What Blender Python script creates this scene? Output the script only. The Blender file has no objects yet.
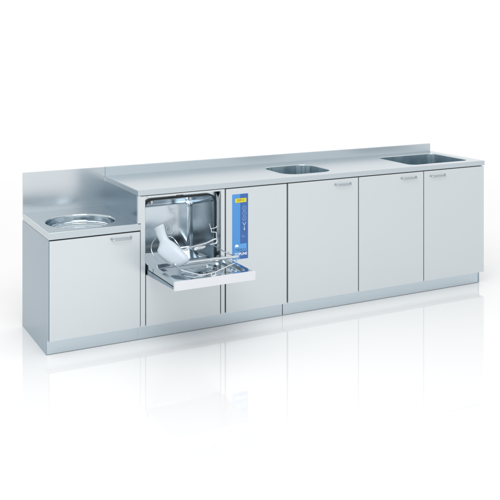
import bpy, bmesh, math, random
from mathutils import Vector, Matrix
R = math.radians
scene = bpy.context.scene
COL = scene.collection
D = 0.6247          # depth of the run
ZH, ZL = 0.900, 0.7039   # worktop heights, high and low
XS = 0.5323         # where the low worktop meets the high one
LEN = 3.205

# ---------------------------------------------------------------- materials
def mat(name, col, metal=0.0, rough=0.4, **kw):
    m = bpy.data.materials.new(name); m.use_nodes = True
    b = m.node_tree.nodes['Principled BSDF']
    b.inputs['Base Color'].default_value = (*col, 1)
    b.inputs['Metallic'].default_value = metal
    b.inputs['Roughness'].default_value = rough
    for k, v in kw.items():
        b.inputs[k.replace('_', ' ')].default_value = v
    return m

def grain(m, scale, amount_rough, amount_col, bump=0.0, dirt=0.0):
    """Fine directional brushing: stretched noise in object space drives roughness, a hint of tone and bump."""
    nt = m.node_tree; N = nt.nodes; L = nt.links
    b = N['Principled BSDF']
    tc = N.new('ShaderNodeTexCoord'); mp = N.new('ShaderNodeMapping')
    mp.inputs['Scale'].default_value = scale
    nz = N.new('ShaderNodeTexNoise'); nz.inputs['Scale'].default_value = 1.0
    nz.inputs['Detail'].default_value = 4; nz.inputs['Roughness'].default_value = 0.65
    L.new(tc.outputs['Object'], mp.inputs['Vector']); L.new(mp.outputs['Vector'], nz.inputs['Vector'])
    r0 = b.inputs['Roughness'].default_value
    mr = N.new('ShaderNodeMapRange'); mr.inputs['From Min'].default_value = .3; mr.inputs['From Max'].default_value = .7
    mr.inputs['To Min'].default_value = r0 - amount_rough; mr.inputs['To Max'].default_value = r0 + amount_rough
    L.new(nz.outputs['Fac'], mr.inputs['Value']); L.new(mr.outputs['Result'], b.inputs['Roughness'])
    c = b.inputs['Base Color'].default_value[:3]
    mx = N.new('ShaderNodeMix'); mx.data_type = 'RGBA'
    mx.inputs['A'].default_value = (*[v * (1 - amount_col) for v in c], 1)
    mx.inputs['B'].default_value = (*[min(1, v * (1 + amount_col)) for v in c], 1)
    L.new(nz.outputs['Fac'], mx.inputs['Factor'])
    L.new(mx.outputs['Result'], b.inputs['Base Color'])
    if bump:
        bp = N.new('ShaderNodeBump'); bp.inputs['Strength'].default_value = bump; bp.inputs['Distance'].default_value = 0.0004
        L.new(nz.outputs['Fac'], bp.inputs['Height']); L.new(bp.outputs['Normal'], b.inputs['Normal'])
    return m

STEEL = (0.56, 0.62, 0.66)
M = {}
M['worktop'] = grain(mat('brushed steel worktop', (0.525, 0.588, 0.626), 1.0, 0.25), (1.5, 500, 500), .025, .012, 0)
M['upright'] = grain(mat('brushed steel upright', (0.61, 0.655, 0.685), 1.0, 0.215), (3, 60, 520), .03, .015, .03)
M['upstand'] = grain(mat('matt steel upstand', (0.54, 0.60, 0.64), 1.0, 0.42), (3, 60, 520), .03, .015, .03)
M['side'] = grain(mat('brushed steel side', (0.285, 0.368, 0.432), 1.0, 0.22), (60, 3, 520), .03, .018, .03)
M['plinth'] = grain(mat('brushed steel plinth', (0.55, 0.628, 0.678), 1.0, 0.30), (2, 60, 520), .03, .02, .03)
M['front'] = grain(mat('satin coated front', (0.592, 0.638, 0.664), 0.6, 0.32), (420, 420, 1.6), .03, .016)
M['polish'] = grain(mat('polished steel', (0.52, 0.585, 0.625), 1.0, 0.09), (9, 9, 9), .03, .03)
M['bowl'] = grain(mat('satin pressed steel bowl', (0.56, 0.63, 0.665), 1.0, 0.15), (12, 12, 12), .04, .03)
M['tub'] = grain(mat('wash chamber steel', (0.56, 0.63, 0.68), 1.0, 0.15), (5, 5, 8), .04, .03)
M['handle'] = mat('satin handle steel', (0.45, 0.50, 0.53), 1.0, 0.28)
M['wire'] = mat('bright steel wire', (0.66, 0.70, 0.73), 1.0, 0.14)
M['carcass'] = mat('carcass gap shade', (0.014, 0.018, 0.020), 0.0, 0.6)  # near black: the shade of the door gaps is put into the colour
M['rubber'] = mat('black rubber seal', (0.010, 0.014, 0.015), 0.0, 0.45)
M['whiteplastic'] = grain(mat('white moulded trim', (0.61, 0.63, 0.665), 0.0, 0.35), (20, 20, 20), .03, .01)
M['pe'] = grain(mat('frosted polyethylene', (0.60, 0.68, 0.745), 0.0, 0.38, Transmission_Weight=0.22, Subsurface_Weight=0.35,
               Subsurface_Scale=0.02, Subsurface_Radius=(1, 1, 1)), (14, 14, 14), .05, .02)
M['blue'] = mat('light blue membrane', (0.065, 0.255, 0.590), 0.0, 0.35)
M['navy'] = mat('dark blue membrane', (0.034, 0.115, 0.335), 0.0, 0.35)
M['bluebox'] = mat('logo panel blue', (0.095, 0.31, 0.65), 0.0, 0.35)
M['yellow'] = mat('yellow label', (0.60, 0.54, 0.03), 0.0, 0.45)
M['ink'] = mat('dark print', (0.02, 0.045, 0.10), 0.0, 0.5)
M['brownink'] = mat('brown print', (0.20, 0.11, 0.03), 0.0, 0.5)
M['white'] = mat('white print', (0.80, 0.84, 0.88), 0.0, 0.5)
M['paleprint'] = mat('pale blue print', (0.30, 0.42, 0.62), 0.0, 0.5)

# glossy white studio floor
def floor_mat():
    m = mat('white lacquered floor', (0.79, 0.79, 0.79), 0.0, 0.06, IOR=2.0)
    nt = m.node_tree; N = nt.nodes; L = nt.links
    b = N['Principled BSDF']
    tc = N.new('ShaderNodeTexCoord'); nz = N.new('ShaderNodeTexNoise')
    nz.inputs['Scale'].default_value = 1.6; nz.inputs['Detail'].default_value = 3
    mr = N.new('ShaderNodeMapRange'); mr.inputs['To Min'].default_value = .03; mr.inputs['To Max'].default_value = .055
    L.new(tc.outputs['Object'], nz.inputs['Vector']); L.new(nz.outputs['Fac'], mr.inputs['Value'])
    L.new(mr.outputs['Result'], b.inputs['Roughness'])
    return m
M['floor'] = floor_mat()

# ---------------------------------------------------------------- helpers
def obj(name, bm, m, parent=None, smooth=35, bevel=0.0):
    if bevel:
        es = [e for e in bm.edges if len(e.link_faces) == 2 and e.calc_face_angle(0) > R(40)]
        bmesh.ops.bevel(bm, geom=es, offset=bevel, segments=2, affect='EDGES', profile=.6, clamp_overlap=True)
    bmesh.ops.recalc_face_normals(bm, faces=bm.faces)
    me = bpy.data.meshes.new(name); bm.to_mesh(me); bm.free()
    me.materials.append(m)
    if smooth:
        for p in me.polygons: p.use_smooth = True
        me.set_sharp_from_angle(angle=R(smooth))
    o = bpy.data.objects.new(name, me); COL.objects.link(o)
    if smooth:
        wn = o.modifiers.new('weighted', 'WEIGHTED_NORMAL'); wn.keep_sharp = True; wn.weight = 80
    if parent is not None:
        o.parent = parent
        root = parent
        off = Vector()
        while root: off += root.location; root = root.parent
        me.transform(Matrix.Translation(-off))
    return o

def thing(name, label, cat, loc, group=None):
    o = bpy.data.objects.new(name, None); COL.objects.link(o)
    o.empty_display_size = .1
    o.location = loc; o['label'] = label; o['category'] = cat
    if group: o['group'] = group
    return o

def box(bm, x0, x1, y0, y1, z0, z1):
    v = [bm.verts.new((x, y, z)) for x in (x0, x1) for y in (y0, y1) for z in (z0, z1)]
    for f in ((0, 1, 3, 2), (4, 6, 7, 5), (0, 4, 5, 1), (2, 3, 7, 6), (0, 2, 6, 4), (1, 5, 7, 3)):
        bm.faces.new([v[i] for i in f])
    return bm
def BX(*a): return box(bmesh.new(), *a)

def prism_x(prof, x0, x1):
    """profile in (y, z), extruded along X"""
    bm = bmesh.new()
    a = [bm.verts.new((x0, y, z)) for y, z in prof]; b = [bm.verts.new((x1, y, z)) for y, z in prof]
    bm.faces.new(a); bm.faces.new(b[::-1])
    n = len(prof)
    for i in range(n): bm.faces.new((a[i], a[(i+1) % n], b[(i+1) % n], b[i]))
    return bm

def rrect(x0, x1, y0, y1, r, n=8):
    pts = []
    for cx, cy, a0 in ((x1-r, y1-r, 0), (x0+r, y1-r, 90), (x0+r, y0+r, 180), (x1-r, y0+r, 270)):
        for i in range(n+1):
            a = R(a0 + 90*i/n); pts.append((cx + r*math.cos(a), cy + r*math.sin(a)))
    return pts

def loft(bm, loops, close_last=True, close_first=False):
    rows = [[bm.verts.new(p) for p in lp] for lp in loops]
    n = len(rows[0])
    for a, b in zip(rows, rows[1:]):
        for i in range(n): bm.faces.new((a[i], a[(i+1) % n], b[(i+1) % n], b[i]))
    if close_last: bm.faces.new(rows[-1])
    if close_first: bm.faces.new(rows[0][::-1])
    return rows

def tube(bm, pts, r, seg=10, closed=False):
    pts = [Vector(p) for p in pts]
    rows = []; n = len(pts)
    up = Vector((0, 0, 1))
    prev = None
    for i, p in enumerate(pts):
        if closed: t = pts[(i+1) % n] - pts[i-1]
        else: t = pts[min(i+1, n-1)] - pts[max(i-1, 0)]
        t.normalize()
        if prev is None:
            a = t.cross(up)
            if a.length < 1e-3: a = t.cross(Vector((1, 0, 0)))
        else: a = prev - t*prev.dot(t)
        a.normalize(); prev = a; b = t.cross(a)
        rows.append([bm.verts.new(p + r*(math.cos(2*math.pi*k/seg)*a + math.sin(2*math.pi*k/seg)*b)) for k in range(seg)])
    pr = list(zip(rows, rows[1:])) + ([(rows[-1], rows[0])] if closed else [])
    for u, v in pr:
        for k in range(seg): bm.faces.new((u[k], u[(k+1) % seg], v[(k+1) % seg], v[k]))
    if not closed:
        bm.faces.new(rows[0][::-1]); bm.faces.new(rows[-1])
    return bm

def smooth_path(pts, sub=6, closed=False):
    """Catmull-Rom through the points"""
    P = [Vector(p) for p in pts]; n = len(P); out = []
    rng = range(n if closed else n-1)
    for i in rng:
        if closed: p0, p1, p2, p3 = P[i-1], P[i], P[(i+1) % n], P[(i+2) % n]
        else: p0, p1, p2, p3 = P[max(i-1, 0)], P[i], P[i+1], P[min(i+2, n-1)]
        for k in range(sub):
            t = k/sub
            out.append(.5*((2*p1) + (p2-p0)*t + (2*p0-5*p1+4*p2-p3)*t*t + (3*p1-p0-3*p2+p3)*t**3))
    if not closed: out.append(P[-1])
    return out

def fillet(pts, r, n=5):
    """round the inner corners of an open polyline"""
    P = [Vector(p) for p in pts]; out = [P[0]]
    for a, b, c in zip(P, P[1:], P[2:]):
        d1 = (a-b); d2 = (c-b)
        k = min(r, d1.length*.45, d2.length*.45)
        s = b + d1.normalized()*k; e = b + d2.normalized()*k
        for i in range(n+1):
            t = i/n; out.append((1-t)**2*s + 2*t*(1-t)*b + t*t*e)
    out.append(P[-1]); return out

def plate_with_holes(bm, z, outer, holes):
    """flat face at height z bounded by the outer loop, with holes; returns the loops of vertices"""
    loops = []; edges = []
    for lp in [outer] + holes:
        vs = [bm.verts.new((x, y, z)) for x, y in lp]
        loops.append(vs)
        for i in range(len(vs)): edges.append(bm.edges.new((vs[i], vs[(i+1) % len(vs)])))
    bmesh.ops.triangle_fill(bm, use_beauty=True, use_dissolve=False, edges=edges)
    return loops

def skirt(bm, top, rows):
    """continue a loop of vertices downwards through further loops of points"""
    prev = top
    for lp in rows:
        cur = [bm.verts.new(p) for p in lp]
        n = len(cur)
        for i in range(n): bm.faces.new((prev[i], prev[(i+1) % n], cur[(i+1) % n], cur[i]))
        prev = cur
    return prev

def worktop_mesh(x0, x1, y0, y1, z, lip, holes, er=.004):
    """folded sheet-steel worktop: softly rounded nose, front and side turned down"""
    bm = bmesh.new(); e = .004
    outer = [(x0+e, y0+e), (x1-er, y0+e), (x1-er, y1), (x0+e, y1)]
    loops = plate_with_holes(bm, z, outer, holes)
    rows = []
    for k in range(1, 5):
        a = R(90*k/4); off = e*(1-math.sin(a)); dz = e*(1-math.cos(a))
        rows.append([(x0+off, y0+off, z-dz), (x1-off*er/e, y0+off, z-dz), (x1-off*er/e, y1, z-dz), (x0+off, y1, z-dz)])
    rows.append([(x0, y0, lip), (x1, y0, lip), (x1, y1, lip), (x0, y1, lip)])
    rows.append([(x0+.02, y0+.02, lip+.0005), (x1-.02, y0+.02, lip+.0005), (x1-.02, y1-.01, lip+.0005), (x0+.02, y1-.01, lip+.0005)])
    skirt(bm, loops[0], rows)
    return bm

def bowl_mesh(loop_fn, z, depth, draft, fil):
    """pressed bowl hanging from a hole: rolled edge, drafted wall, filleted base. loop_fn(inset) gives the 2-D outline"""
    bm = bmesh.new(); rows = []
    rows.append([(x, y, z-.0002) for x, y in loop_fn(0)])
    for k in range(1, 5):
        a = R(90*k/4); rows.append([(x, y, z-.0002-.005*(1-math.cos(a))) for x, y in loop_fn(.005*math.sin(a))])
    rows.append([(x, y, z-depth+fil) for x, y in loop_fn(.005+draft)])
    for k in range(1, 7):
        a = R(90*k/6); rows.append([(x, y, z-depth+fil*(1-math.sin(a))) for x, y in loop_fn(.005+draft+fil*(1-math.cos(a)))])
    loft(bm, rows)
    return bm

def text(name, s, x, z, size, m, parent, y, align='CENTER', sx=1.0, bold=0.0):
    cu = bpy.data.curves.new(name, 'FONT'); cu.body = s; cu.size = size; cu.align_x = align; cu.align_y = 'CENTER'
    cu.offset = bold; cu.fill_mode = 'FRONT'
    t = bpy.data.objects.new(name, cu); COL.objects.link(t)
    dg = bpy.context.evaluated_depsgraph_get(); dg.update()
    me = bpy.data.meshes.new_from_object(t.evaluated_get(dg))
    bpy.data.objects.remove(t)
    me.transform(Matrix.Translation((x, y, z)) @ Matrix.Rotation(R(90), 4, 'X') @ Matrix.Diagonal((sx, 1, 1, 1)))
    me.materials.clear(); me.materials.append(m)
    o = bpy.data.objects.new(name, me); COL.objects.link(o)
    off = Vector(); q = parent
    while q: off += q.location; q = q.parent
    me.transform(Matrix.Translation(-off)); o.parent = parent
    return o

def shell(bm, x0, x1, z0, z1, y0=.0205):
    """front board, back board and bottom of a cabinet carcass"""
    box(bm, x0, x1, y0, y0+.005, z0, z1)
    box(bm, x0, x1, D-.012, D-.004, z0, z1)
    box(bm, x0, x1, y0+.005, D-.012, z0, z0+.015)
    box(bm, x0, x1, .0585, .0635, 0, .0895)  # added dark strip shutting light out of the gap under the plinth
    return bm

def door_mesh(x0, x1, z0, z1, t=.019):
    return BX(x0, x1, 0.0, t, z0, z1)

def handle_mesh(x0, x1, z):
    """flat bow handle, standing off the door on two turned-in ends"""
    bm = bmesh.new()
    path = fillet([(x0, .0, z+.004), (x0+.008, -.019, z-.003), (x1-.006, -.019, z-.003), (x1, .0, z+.004)], .009, 6)
    tube(bm, path, .0046, 12)
    for x in (x0, x1):
        tube(bm, [(x, -.0005, z+.004), (x, -.003, z+.004)], .0068, 14)
    return bm

# ---------------------------------------------------------------- setting: white floor sheet
bm = bmesh.new()
vs = [bm.verts.new(p) for p in ((-60, -60, 0), (60, -60, 0), (60, 60, 0), (-60, 60, 0))]; bm.faces.new(vs)
fl = obj('floor', bm, M['floor'], None, 0); fl['kind'] = 'structure'

# ---------------------------------------------------------------- low cabinet with the round hopper
low = thing('low_sink_cabinet', 'low steel cabinet at the left end with a round basin, tall backsplash and one door',
            'cabinet', (XS/2, D/2, 0))
prof = [(0, .0905), (.05, .0905), (.05, 0), (D, 0), (D, ZL-.042), (0, ZL-.042)]
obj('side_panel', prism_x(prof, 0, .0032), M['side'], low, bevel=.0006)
obj('carcass', shell(bmesh.new(), .0045, .5320, .092, ZL-.043), M['carcass'], low)
obj('toe_reflector', BX(.0034, .5488, .0195, .0695, .0898, .0918), M['front'], low)  # pale sheet added under the recess to lighten its reflection in the floor
obj('plinth', BX(.0034, .5488, .05, .058, .003, .0895), M['plinth'], low, bevel=.001)
dr = obj('door', door_mesh(.0052, .5455, .091, .6555), M['front'], low, bevel=.0018)
obj('handle', handle_mesh(.368, .490, .628), M['handle'], dr)
BC, BR = (.255, .238), .2065
def circ(inset, n=64):
    return [(BC[0] + (BR-inset)*math.cos(2*math.pi*k/n), BC[1] + (BR-inset)*math.sin(2*math.pi*k/n)) for k in range(n)]
wt = obj('worktop', worktop_mesh(0, XS+.0006, -.003, D-.0135, ZL, ZL-.040, [circ(0)], 0), M['worktop'], low)
# the part of the nose that carries on in front of the high cabinet's corner post
obj('worktop_nose', BX(XS+.0008, .5475, -.0028, .018, ZL-.040, ZL-.0035), M['worktop'], low, bevel=.0012)
bm = bmesh.new(); rows = []
z = ZL-.0002
prof = [(0, 0), (.0015, .0012), (.004, .004), (.006, .010), (.007, .052), (.013, .058), (.024, .061), (.06, .085), (.12, .135), (.155, .155), (.17, .16)]
for ins, dz in prof: rows.append([(x, y, z-dz) for x, y in circ(ins)])
loft(bm, rows)
bs = obj('basin', bm, M['polish'], low, 50)
bm = bmesh.new()
tube(bm, [(BC[0]+(BR-.0325)*math.cos(a*math.pi/32), BC[1]+(BR-.0325)*math.sin(a*math.pi/32), ZL-.040) for a in range(64)], .0035, 8, True)
obj('flush_ring', bm, M['wire'], bs)
bm = bmesh.new()
loft(bm, [[(x, y, ZL-.1598) for x, y in circ(BR-.046)], [(x, y, ZL-.1560) for x, y in circ(BR-.044)], [(x, y, ZL-.1560) for x, y in circ(BR-.032)], [(x, y, ZL-.159) for x, y in circ(BR-.030)]])
obj('drain', bm, M['handle'], bs)
bm = bmesh.new()
pl = [(0, ZL-.02), (.5348, ZL-.02), (.5348, .866), (XS-.0008, .866), (XS-.0008, .9574), (0, .9574)]
fa = [bm.verts.new((x, D-.013, z)) for x, z in pl]; fb = [bm.verts.new((x, D, z)) for x, z in pl]
bm.faces.new(fa); bm.faces.new(fb[::-1])
for i in range(6): bm.faces.new((fa[i], fa[(i+1) % 6], fb[(i+1) % 6], fb[i]))
obj('backsplash', bm, M['upright'], low, bevel=.001)

# ---------------------------------------------------------------- washer-disinfector: open machine bay + service bay
wa = thing('washer_disinfector', 'steel washer disinfector with its flap open and a blue control strip, beside the low cabinet',
           'dishwasher', (1.05, D/2, 0))
# side wall above the low worktop, toe-kick below
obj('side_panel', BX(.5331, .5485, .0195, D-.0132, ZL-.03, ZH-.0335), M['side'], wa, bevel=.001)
X0, X1 = .578, 1.076       # machine opening
FB = .391                  # bottom of the opening
bm = bmesh.new()
box(bm, .5495, X0, .0, .019, .091, .8625)
box(bm, X1, 1.1015, .0, .019, .091, .8625)
box(bm, X0, X1, .0, .019, .8525, .8625)
obj('front_frame', bm, M['front'], wa, bevel=.0012)
bm = bmesh.new()
box(bm, .5495, 1.5385, .0585, .0635, 0, .0895)          # added dark strip, keeps the gap under the plinth black
box(bm, .5495, .5775, .0195, D-.002, .092, .864)       # dark structure left of the chamber
box(bm, 1.0875, 1.545, .0225, D-.002, .092, .864)
box(bm, .5775, 1.0875, .0225, D-.002, .092, .370)
box(bm, .5775, 1.0875, .40, D-.002, .370, .864)
obj('carcass', bm, M['carcass'], wa)
obj('corner_post', BX(.5330, .5490, -.001, .019, ZL+.0005, .8655), M['front'], wa, bevel=.001)
obj('toe_reflector', BX(.5492, 1.5385, .0195, .0695, .0898, .0908), M['front'], wa)  # added pale sheet, brightens the underside of the toe recess
obj('plinth', BX(.5492, 1.5385, .05, .058, .003, .0895), M['plinth'], wa, bevel=.001)
obj('lower_panel', door_mesh(X0+.006, X1-.006, .091, .393), M['front'], wa, bevel=.0018)
# jambs (top, right, left) leading back to the chamber flange
bm = bmesh.new()
box(bm, X0-.0004, X0+.0006, .0192, .060, FB, .8530)
box(bm, 1.0845, 1.0865, .0192, .060, FB, .8530)
box(bm, X0, 1.0865, .0192, .060, .8532, .8552)
obj('opening_jamb', bm, M['tub'], wa)
HX0, HX1, HZ0, HZ1, HR = .593, 1.058, .396, .826, .050
bm = bmesh.new()
lps = plate_with_holes(bm, 0, rrect(X0+.001, 1.0838, FB, .8528, .060), [rrect(HX0, HX1, HZ0, HZ1, HR)])
for v in bm.verts: v.co = Vector((v.co.x, .060, v.co.y))
obj('flange', bm, M['tub'], wa)
# the chamber itself: a pressed tub that narrows and drops towards the back
bm = bmesh.new()
plate_with_holes(bm, 0, [(X0, FB), (1.0855, FB), (1.0855, .8535), (X0, .8535)], [rrect(HX0-.002, HX1+.002, HZ0-.002, HZ1+.002, HR)])
for v in bm.verts: v.co = Vector((v.co.x, .068, v.co.y))
obj('corner_shade_plate', bm, M['carcass'], wa)  # added dark plate standing in for the shaded hollow at the flange corners
bm = bmesh.new(); rows = []
def sec(y, x0, x1, z0, z1, r): return [(x, y, z) for x, z in rrect(x0, x1, z0, z1, r)]
rows = [sec(.0598, HX0, HX1, HZ0, HZ1, HR), sec(.066, HX0+.005, HX1-.005, HZ0+.002, HZ1-.005, HR-.004), sec(.09, HX0+.008, HX1-.008, HZ0+.002, HZ1-.010, HR-.005),
        sec(.30, .640, 1.018, .394, .757, .048)]
for k in range(1, 7):
    a = R(15*k); i = .030*(1-math.cos(a)); rows.append(sec(.30+.030*math.sin(a), .640+i, 1.018-i, .394+i, .757-i-.004*k/6, .048-.6*i))
loft(bm, rows)
tub = obj('chamber', bm, M['tub'], wa, 50)
# raised bead round the chamber above the sump, sloping to the back
bm = bmesh.new()
tube(bm, fillet([(1.043, .085, .508), (1.019, .30, .450), (.99, .326, .446), (.80, .326, .446)], .03), .0050, 8)
obj('bead', bm, M['wire'], tub)
# spray nozzles in the roof and side of the chamber
for x, y, zz, d in ((.655, .10, .808, (0, 0, -1)), (.93, .14, .799, (0, 0, -1))):
    bm = bmesh.new(); d = Vector(d); p = Vector((x, y, zz))
    tube(bm, [p - d*.006, p + d*.010], .014, 16); tube(bm, [p + d*.009, p + d*.017], .007, 12)
    obj('spray_nozzle', bm, M['handle'], tub)
# sump: polished dish in the lower rear
bm = bmesh.new(); rows = []
for y, zz in ((.318, .444), (.30, .440), (.24, .425), (.16, .412), (.08, .404)):
    rows.append([(.650 + (1.010-.650)*k/20, y + .012*math.cos(math.pi*(k/20-.5)), zz - .010*math.sin(math.pi*k/20)) for k in range(21)])
vr = [[bm.verts.new(p) for p in r] for r in rows]
for a, b in zip(vr, vr[1:]):
    for k in range(20): bm.faces.new((a[k], a[k+1], b[k+1], b[k]))
obj('sump', bm, M['wire'], tub, 60)
# gasket: a deep black band round the mouth
bm = bmesh.new()
def ring(y, o): return [(x, y, z) for x, z in rrect(HX0-o, HX1+o, HZ0-o, HZ1+o, HR+o)]
rw = [ring(.0595, -.001), ring(.040, -.001), ring(.0375, .001), ring(.0375, .006), ring(.040, .008), ring(.0595, .008)]
loft(bm, rw, False)
obj('gasket', bm, M['rubber'], wa)
# catch under the worktop nose
bm = bmesh.new(); box(bm, .785, .817, -.004, .012, .8475, .8520); box(bm, .781, .786, -.006, .010, .8445, .8520); box(bm, .816, .821, -.006, .010, .8445, .8520)
obj('latch', bm, M['rubber'], wa, bevel=.0008)
bm = bmesh.new(); tube(bm, [(.5895, .0005, .858), (.5895, -.0015, .858)], .004, 14); obj('screw_cap', bm, M['handle'], wa)

# drop-down flap, lying open
DX0, DX1, DY = .586, 1.083, -.432
fd = obj('flap_door', prism_x([(-.004, .397), (-.004, .4275), (DY+.012, .4275), (DY+.012, .414)], DX0, DX1), M['side'], wa, bevel=.0015)
bm = bmesh.new()
bm2 = plate_with_holes(bm, .456, rrect(DX0+.002, DX1-.002, DY+.011, .014, .004, 3), [rrect(DX0+.030, DX1-.030, DY+.040, -.030, .035)])
skirt(bm, bm2[0], [[(x, y, .4315) for x, y in rrect(DX0+.002, DX1-.002, DY+.011, .014, .004, 3)]])
last = skirt(bm, bm2[1], [[(x, y, .4555-.0) for x, y in rrect(DX0+.031, DX1-.031, DY+.041, -.031, .035)],
                   [(x, y, .4375) for x, y in rrect(DX0+.036, DX1-.036, DY+.046, -.036, .032)],
                   [(x, y, .4330) for x, y in rrect(DX0+.042, DX1-.042, DY+.052, -.042, .028)]])
bm.faces.new(last)
obj('flap_liner', bm, M['polish'], fd, 40)
obj('flap_edge', BX(DX0-.002, DX1+.003, DY-.006, DY+.010, .4105, .4585), M['whiteplastic'], fd, bevel=.003)
bm = bmesh.new(); rows = []
for rr, zz in ((.105, .4335), (.100, .439), (.085, .441), (.05, .443), (.045, .449), (.022, .452)):
    rows.append([(.845 + rr*1.25*math.cos(2*math.pi*k/40), -.235 + rr*math.sin(2*math.pi*k/40), zz) for k in range(40)])
loft(bm, rows)
obj('spray_dish', bm, M['tub'], fd, 50)
bm = bmesh.new(); tube(bm, [(.755, -.345, .4475), (.87, -.315, .4475)], .0045, 10); tube(bm, [(.812, -.330, .436), (.812, -.330, .462)], .007, 14)
obj('spray_arm', bm, M['wire'], fd)
obj('clip', BX(.905, .932, -.190, -.158, .4335, .454), M['wire'], fd, bevel=.002)
obj('strut', BX(.945, .957, -.290, -.200, .4335, .447), M['wire'], fd, bevel=.002)
# utensil rack of bent wire swinging out with the flap
rk = obj('utensil_rack', tube(bmesh.new(), [(.688, -.175, .4862), (.72, -.175, .486), (1.085, -.178, .485), (1.104, -.178, .485)], .0082, 14), M['wire'], wa)
bm = bmesh.new()
tube(bm, fillet([(.700, -.176, .486), (.690, -.205, .483), (.684, -.285, .479), (.738, -.415, .478), (.765, -.432, .478), (.832, -.418, .478), (1.035, -.285, .480), (1.082, -.215, .483), (1.094, -.178, .485)], .03), .0037, 10)
obj('front_loop', bm, M['wire'], rk)
bm = bmesh.new()
tube(bm, fillet([(.812, -.425, .478), (.812, -.425, .461), (.842, -.418, .461), (.842, -.418, .478)], .004), .0030, 8)
obj('loop_foot', bm, M['wire'], rk)
bm = bmesh.new()
tube(bm, fillet([(.994, .0, .660), (1.006, .0, .627), (1.042, .0, .630), (1.047, .0, .640)], .006), .0034, 8)
tube(bm, fillet([(1.008, .0, .626), (1.010, .0, .606), (1.043, .0, .602), (1.044, .0, .566), (1.050, .0, .566)], .006), .0034, 8)
tube(bm, fillet([(.855, -.0, .527), (.93, .0, .534), (.985, .0, .543), (1.020, .0, .557), (1.042, .0, .561), (1.051, .0, .549), (1.044, .0, .533), (1.008, .0, .530)], .014), .0055, 10)
obj('rack_hook', bm, M['wire'], rk)
bm = bmesh.new()
tube(bm, [(1.018, .0, .527), (1.068, -.10, .490), (1.094, -.170, .486)], .0036, 8)
obj('rack_stay', bm, M['wire'], rk)
bm = bmesh.new()
tube(bm, [(.730+.0235*math.cos(a), -.01, .652+.026*math.sin(a)) for a in [2*math.pi*k/28 for k in range(28)]], .0026, 8, True)
tube(bm, smooth_path([(.716, .0, .606), (.745, .01, .603), (.772, .01, .580), (.795, .01, .548), (.815, .0, .520), (.86, .0, .514)]), .0036, 8)
obj('bottle_holder', bm, M['wire'], rk)
bm = bmesh.new()
tube(bm, smooth_path([(.64, -.02, .615), (.615, -.02, .585), (.606, -.03, .545), (.616, -.07, .508), (.64, -.13, .494), (.695, -.172, .486)]), .0028, 8)
obj('side_guide', bm, M['handle'], rk)
# polished spray head behind the rack
bm = bmesh.new(); rows = []
for k in range(13):
    t = math.pi*(k/12 - .5); cx = .046*math.sin(t)
    rr = max(.001, math.cos(t)**.7)
    rows.append([(.945 + cx, .035 + .022*rr*math.cos(q*math.pi/12), .510 + .10*cx + .0175*rr*math.sin(q*math.pi/12)) for q in range(24)])
loft(bm, rows, True, True)
obj('spray_head', bm, M['wire'], rk, 60)

# service bay front with the control strip
sp = obj('service_panel', door_mesh(1.111, 1.5440, .091, .8605), M['front'], wa, bevel=.0018)
def flat(loop, y, t):
    bm = bmesh.new()
    loft(bm, [[(x, y, z) for x, z in loop], [(x, y-t, z) for x, z in loop]], True, True)
    return bm
CX0, CXM, CX1, CZ0, CZ1 = 1.1535, 1.2085, 1.2640, .4165, .8235
obj('control_strip', flat(rrect(CX0, CX1, CZ0, CZ1, .004, 4), .0, .0014), M['blue'], sp)
obj('keypad', flat(rrect(CXM, CX1-.0006, CZ0+.0008, CZ1-.0008, .0035, 4), -.0015, .0005), M['navy'], sp)
obj('display', flat(rrect(1.172, 1.2515, .7705, .7965, .002, 3), -.0021, .0008), M['yellow'], sp)
text('lettering', 'OP-1', 1.211, .7835, .0185, M['brownink'], sp, -.0031, sx=1.25, bold=.0003)
obj('logo_panel', flat(rrect(1.168, 1.2530, .4650, .5120, .002, 3), -.0021, .0006), M['bluebox'], sp)
dome = [(1.1705 + .013 + .013*math.cos(R(a)),   .4945 + .0155*math.sin(R(a))) for a in range(0, 181, 15)]
obj('emblem', flat(dome, -.0028, .0005), M['white'], sp)
text('lettering', 'MEIKO', 1.211, .4745, .0215, M['ink'], sp, -.0032, sx=1.12)
text('lettering', 'TOPLINE', 1.2125, .4480, .0225, M['white'], sp, -.0026, sx=.98, bold=.0004)
def symbol(parts, m=M['paleprint']):
    bm = bmesh.new()
    for closed, pts in parts: tube(bm, [(x, -.0024, z) for x, z in pts], .0011, 6, closed)
    for v in bm.verts: v.co.y = -.0021 + (v.co.y + .0024)*.25
    return obj('button_symbol', bm, m, sp)
SXc = 1.2375
for zz in (.733, .701, .668):
    ci = [(SXc + .0125*math.cos(2*math.pi*k/24), zz + .0135*math.sin(2*math.pi*k/24)) for k in range(24)]
    inner = {.733: [(False, [(SXc, zz-.006), (SXc, zz+.006)])], .701: [(False, [(SXc-.006, zz), (SXc+.006, zz)])],
             .668: [(True, [(SXc-.005, zz-.005), (SXc+.005, zz-.005), (SXc, zz+.006)])]}[zz]
    symbol([(True, ci)] + inner)
symbol([(False, [(SXc-.012, .645), (SXc-.004, .632), (SXc+.004, .632), (SXc+.012, .645)]), (False, [(SXc-.004, .628), (SXc+.004, .628)])], M['white'])
symbol([(False, [(SXc, .622), (SXc, .596)]), (False, [(SXc-.005, .606), (SXc, .594), (SXc+.005, .606)])], M['white'])
symbol([(True, [(1.226, .565), (1.232, .558), (1.226, .551), (1.220, .558)]), (False, [(1.236, .558), (1.244, .551)])])
bm = bmesh.new(); tube(bm, [(1.128, .0002, .466), (1.128, -.003, .466)], .006, 18); tube(bm, [(1.128, -.0025, .466), (1.128, -.0034, .466)], .0032, 12)
obj('lock', bm, M['handle'], sp)

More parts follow.
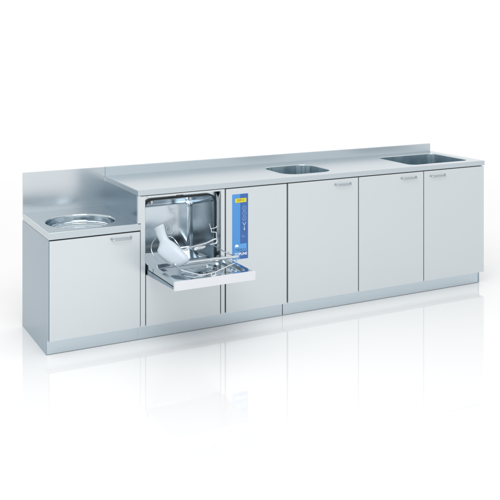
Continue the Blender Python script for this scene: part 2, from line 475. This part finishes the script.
# ---------------------------------------------------------------- three-door base cabinet
bc = thing('base_cabinet', 'steel base cabinet with three handled doors under the two rectangular sinks', 'cabinet', (2.375, D/2, 0))
prof = [(0, .0905), (.05, .0905), (.05, 0), (D, 0), (D, ZH-.034), (0, ZH-.034)]
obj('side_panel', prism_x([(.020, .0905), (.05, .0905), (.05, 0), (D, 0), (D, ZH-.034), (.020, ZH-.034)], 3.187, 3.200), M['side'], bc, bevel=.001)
obj('carcass', shell(bmesh.new(), 1.548, 3.1865, .092, ZH-.035, .0215), M['carcass'], bc)
obj('toe_reflector', BX(1.5435, 3.1865, .0195, .0695, .0898, .0918), M['front'], bc)  # pale sheet added to brighten the toe recess from below
obj('plinth', BX(1.5435, 3.1865, .05, .058, .003, .0895), M['plinth'], bc, bevel=.001)
for x0, x1, h0, h1, hz in ((1.5555, 2.0965, 1.915, 2.036, .824), (2.1040, 2.6465, 2.459, 2.583, .825), (2.6535, 3.2000, 2.712, 2.838, .822)):
    d = obj('door', door_mesh(x0, x1, .091, .8605), M['front'], bc, bevel=.0018)
    obj('handle', handle_mesh(h0, h1, hz), M['handle'], d)

# ---------------------------------------------------------------- continuous worktop with two sinks
tp = thing('worktop', 'long brushed steel worktop with two sunken sinks and a low upstand along the back', 'worktop', (1.87, D/2, ZH))
S1 = lambda i: rrect(1.594+i, 1.980-i, .086+i, .466-i, .112-.8*i, 12)
S2 = lambda i: rrect(2.592+i, 3.130-i, .062+i, .500-i, .060-.6*i, 10)
obj('top', worktop_mesh(XS, LEN, -.003, D-.0135, ZH, ZH-.0325, [S1(0), S2(0)]), M['worktop'], tp)
obj('backsplash', prism_x([(D-.016, ZH-.01), (D-.016, .956), (D-.0145, .9574), (D, .9574), (D, ZH-.01)], XS+.0012, 3.2), M['upstand'], tp, bevel=.0008)
for fn, cx, cy, dep in ((S1, 1.789, .274, .17), (S2, 2.861, .281, .20)):
    b = obj('sink_bowl', bowl_mesh(fn, ZH, dep, .006, .030), M['bowl'], tp, 50)
    bm = bmesh.new(); n = 32
    loft(bm, [[(cx + r*math.cos(2*math.pi*k/n), cy + r*math.sin(2*math.pi*k/n), ZH-dep+dz) for k in range(n)] for r, dz in ((.046, .0005), (.044, .003), (.036, .003), (.033, .0008))])
    obj('drain', bm, M['handle'], b)

# ---------------------------------------------------------------- urine bottle resting on the rack
def bottle():
    """a flask leaning over: wide neck, one-sided belly, body narrowing to a blunt base"""
    bm = bmesh.new(); n = 40
    top = Vector((.6545, -.020, .6815)); side = Vector((.887, -.462, 0)); up = Vector((0, 0, 1)); deep = Vector((.345, .873, -.205)).normalized()
    ax = (side*.485 - up*.874).normalized(); nn = (side*.874 + up*.485).normalized()
    #        along  centre  half-w  half-d  lean
    secs = [(-.0002, 0, .0295, .024, 0), (.0, 0, .0325, .027, 0), (.008, 0, .0330, .027, -.002), (.030, -.005, .0325, .026, -.008), (.060, -.010, .0290, .025, -.016), (.085, -.0125, .0280, .025, -.024),
            (.102, -.017, .036, .028, -.032), (.120, -.023, .0525, .034, -.040), (.138, -.0225, .0600, .039, -.048), (.160, -.0165, .0625, .042, -.058), (.190, -.008, .0610, .043, -.068),
            (.220, .001, .0590, .043, -.078), (.240, .007, .0570, .042, -.084), (.252, .0125, .0500, .038, -.088), (.262, .019, .0400, .031, -.090), (.268, .024, .0280, .022, -.092)]
    rows = []
    for al, ce, hw, hd, ln in secs:
        c = top + ax*al + nn*ce + deep*ln
        lp = []
        for k in range(n):
            t = 2*math.pi*k/n; ca, sa = math.cos(t), math.sin(t)
            e = .72 if al > .1 else 1
            lp.append(c + nn*hw*math.copysign(abs(ca)**e, ca) + deep*hd*math.copysign(abs(sa)**e, sa))
        rows.append(lp)
    c = top + ax*.03 - nn*.005 - deep*.008
    inner = [c + nn*.029*math.cos(2*math.pi*k/n) + deep*.023*math.sin(2*math.pi*k/n) for k in range(n)]
    loft(bm, [inner] + rows)
    return bm
ub = obj('urine_bottle', bottle(), M['pe'], None, 60)
ub['label'] = 'frosted white plastic urine bottle lying tilted in the open washing chamber'; ub['category'] = 'bottle'

# ---------------------------------------------------------------- light: bright white studio surround plus one big soft lamp
w = bpy.data.worlds.new("World"); scene.world = w; w.use_nodes = True
bg = w.node_tree.nodes['Background']; bg.inputs['Color'].default_value = (1, 1, 1, 1); bg.inputs['Strength'].default_value = 1.03
# the surround is white up to a little above eye level and falls to a softer grey overhead
wn_ = w.node_tree.nodes; wl = w.node_tree.links
tc = wn_.new('ShaderNodeTexCoord'); sx = wn_.new('ShaderNodeSeparateXYZ'); mr = wn_.new('ShaderNodeMapRange'); mr.interpolation_type = 'SMOOTHSTEP'
mr.inputs['From Min'].default_value = .06; mr.inputs['From Max'].default_value = .30
mr.inputs['To Min'].default_value = 1.0; mr.inputs['To Max'].default_value = .84
cc = wn_.new('ShaderNodeCombineColor')
wl.new(tc.outputs['Generated'], sx.inputs[0]); wl.new(sx.outputs['Z'], mr.inputs['Value'])
for c in ('Red', 'Green', 'Blue'): wl.new(mr.outputs['Result'], cc.inputs[c])
wl.new(cc.outputs['Color'], bg.inputs['Color'])
def area(name, loc, tgt, sx, sy, power, col=(1, 1, 1)):
    l = bpy.data.lights.new(name, 'AREA'); l.shape = 'RECTANGLE'; l.size = sx; l.size_y = sy; l.energy = power; l.color = col
    o = bpy.data.objects.new(name, l); COL.objects.link(o); o.location = loc
    o.rotation_euler = (Vector(tgt) - Vector(loc)).to_track_quat('-Z', 'Y').to_euler()
    return o
area('softbox_lamp', (-0.5, -3.0, 4.3), (0.7, -.3, .3), 3.4, 2.4, 115)

# ---------------------------------------------------------------- camera
cam = bpy.data.cameras.new('camera'); co = bpy.data.objects.new('camera', cam); COL.objects.link(co)
cam.sensor_fit = 'HORIZONTAL'; cam.sensor_width = 36; cam.lens = 888.52/500*36
cam.shift_y = -(250-33.15)/500
co.location = (-1.3041, -4.9568, 1.8289); co.rotation_euler = (R(90), 0, -.4803)
cam.clip_end = 500
scene.camera = co
scene.render.engine = 'CYCLES'
scene.cycles.max_bounces = 12; scene.cycles.glossy_bounces = 8; scene.cycles.diffuse_bounces = 5
scene.cycles.use_denoising = True
scene.view_settings.view_transform = 'Standard'; scene.view_settings.look = 'None'
scene.view_settings.exposure = 0.26; scene.view_settings.gamma = 1
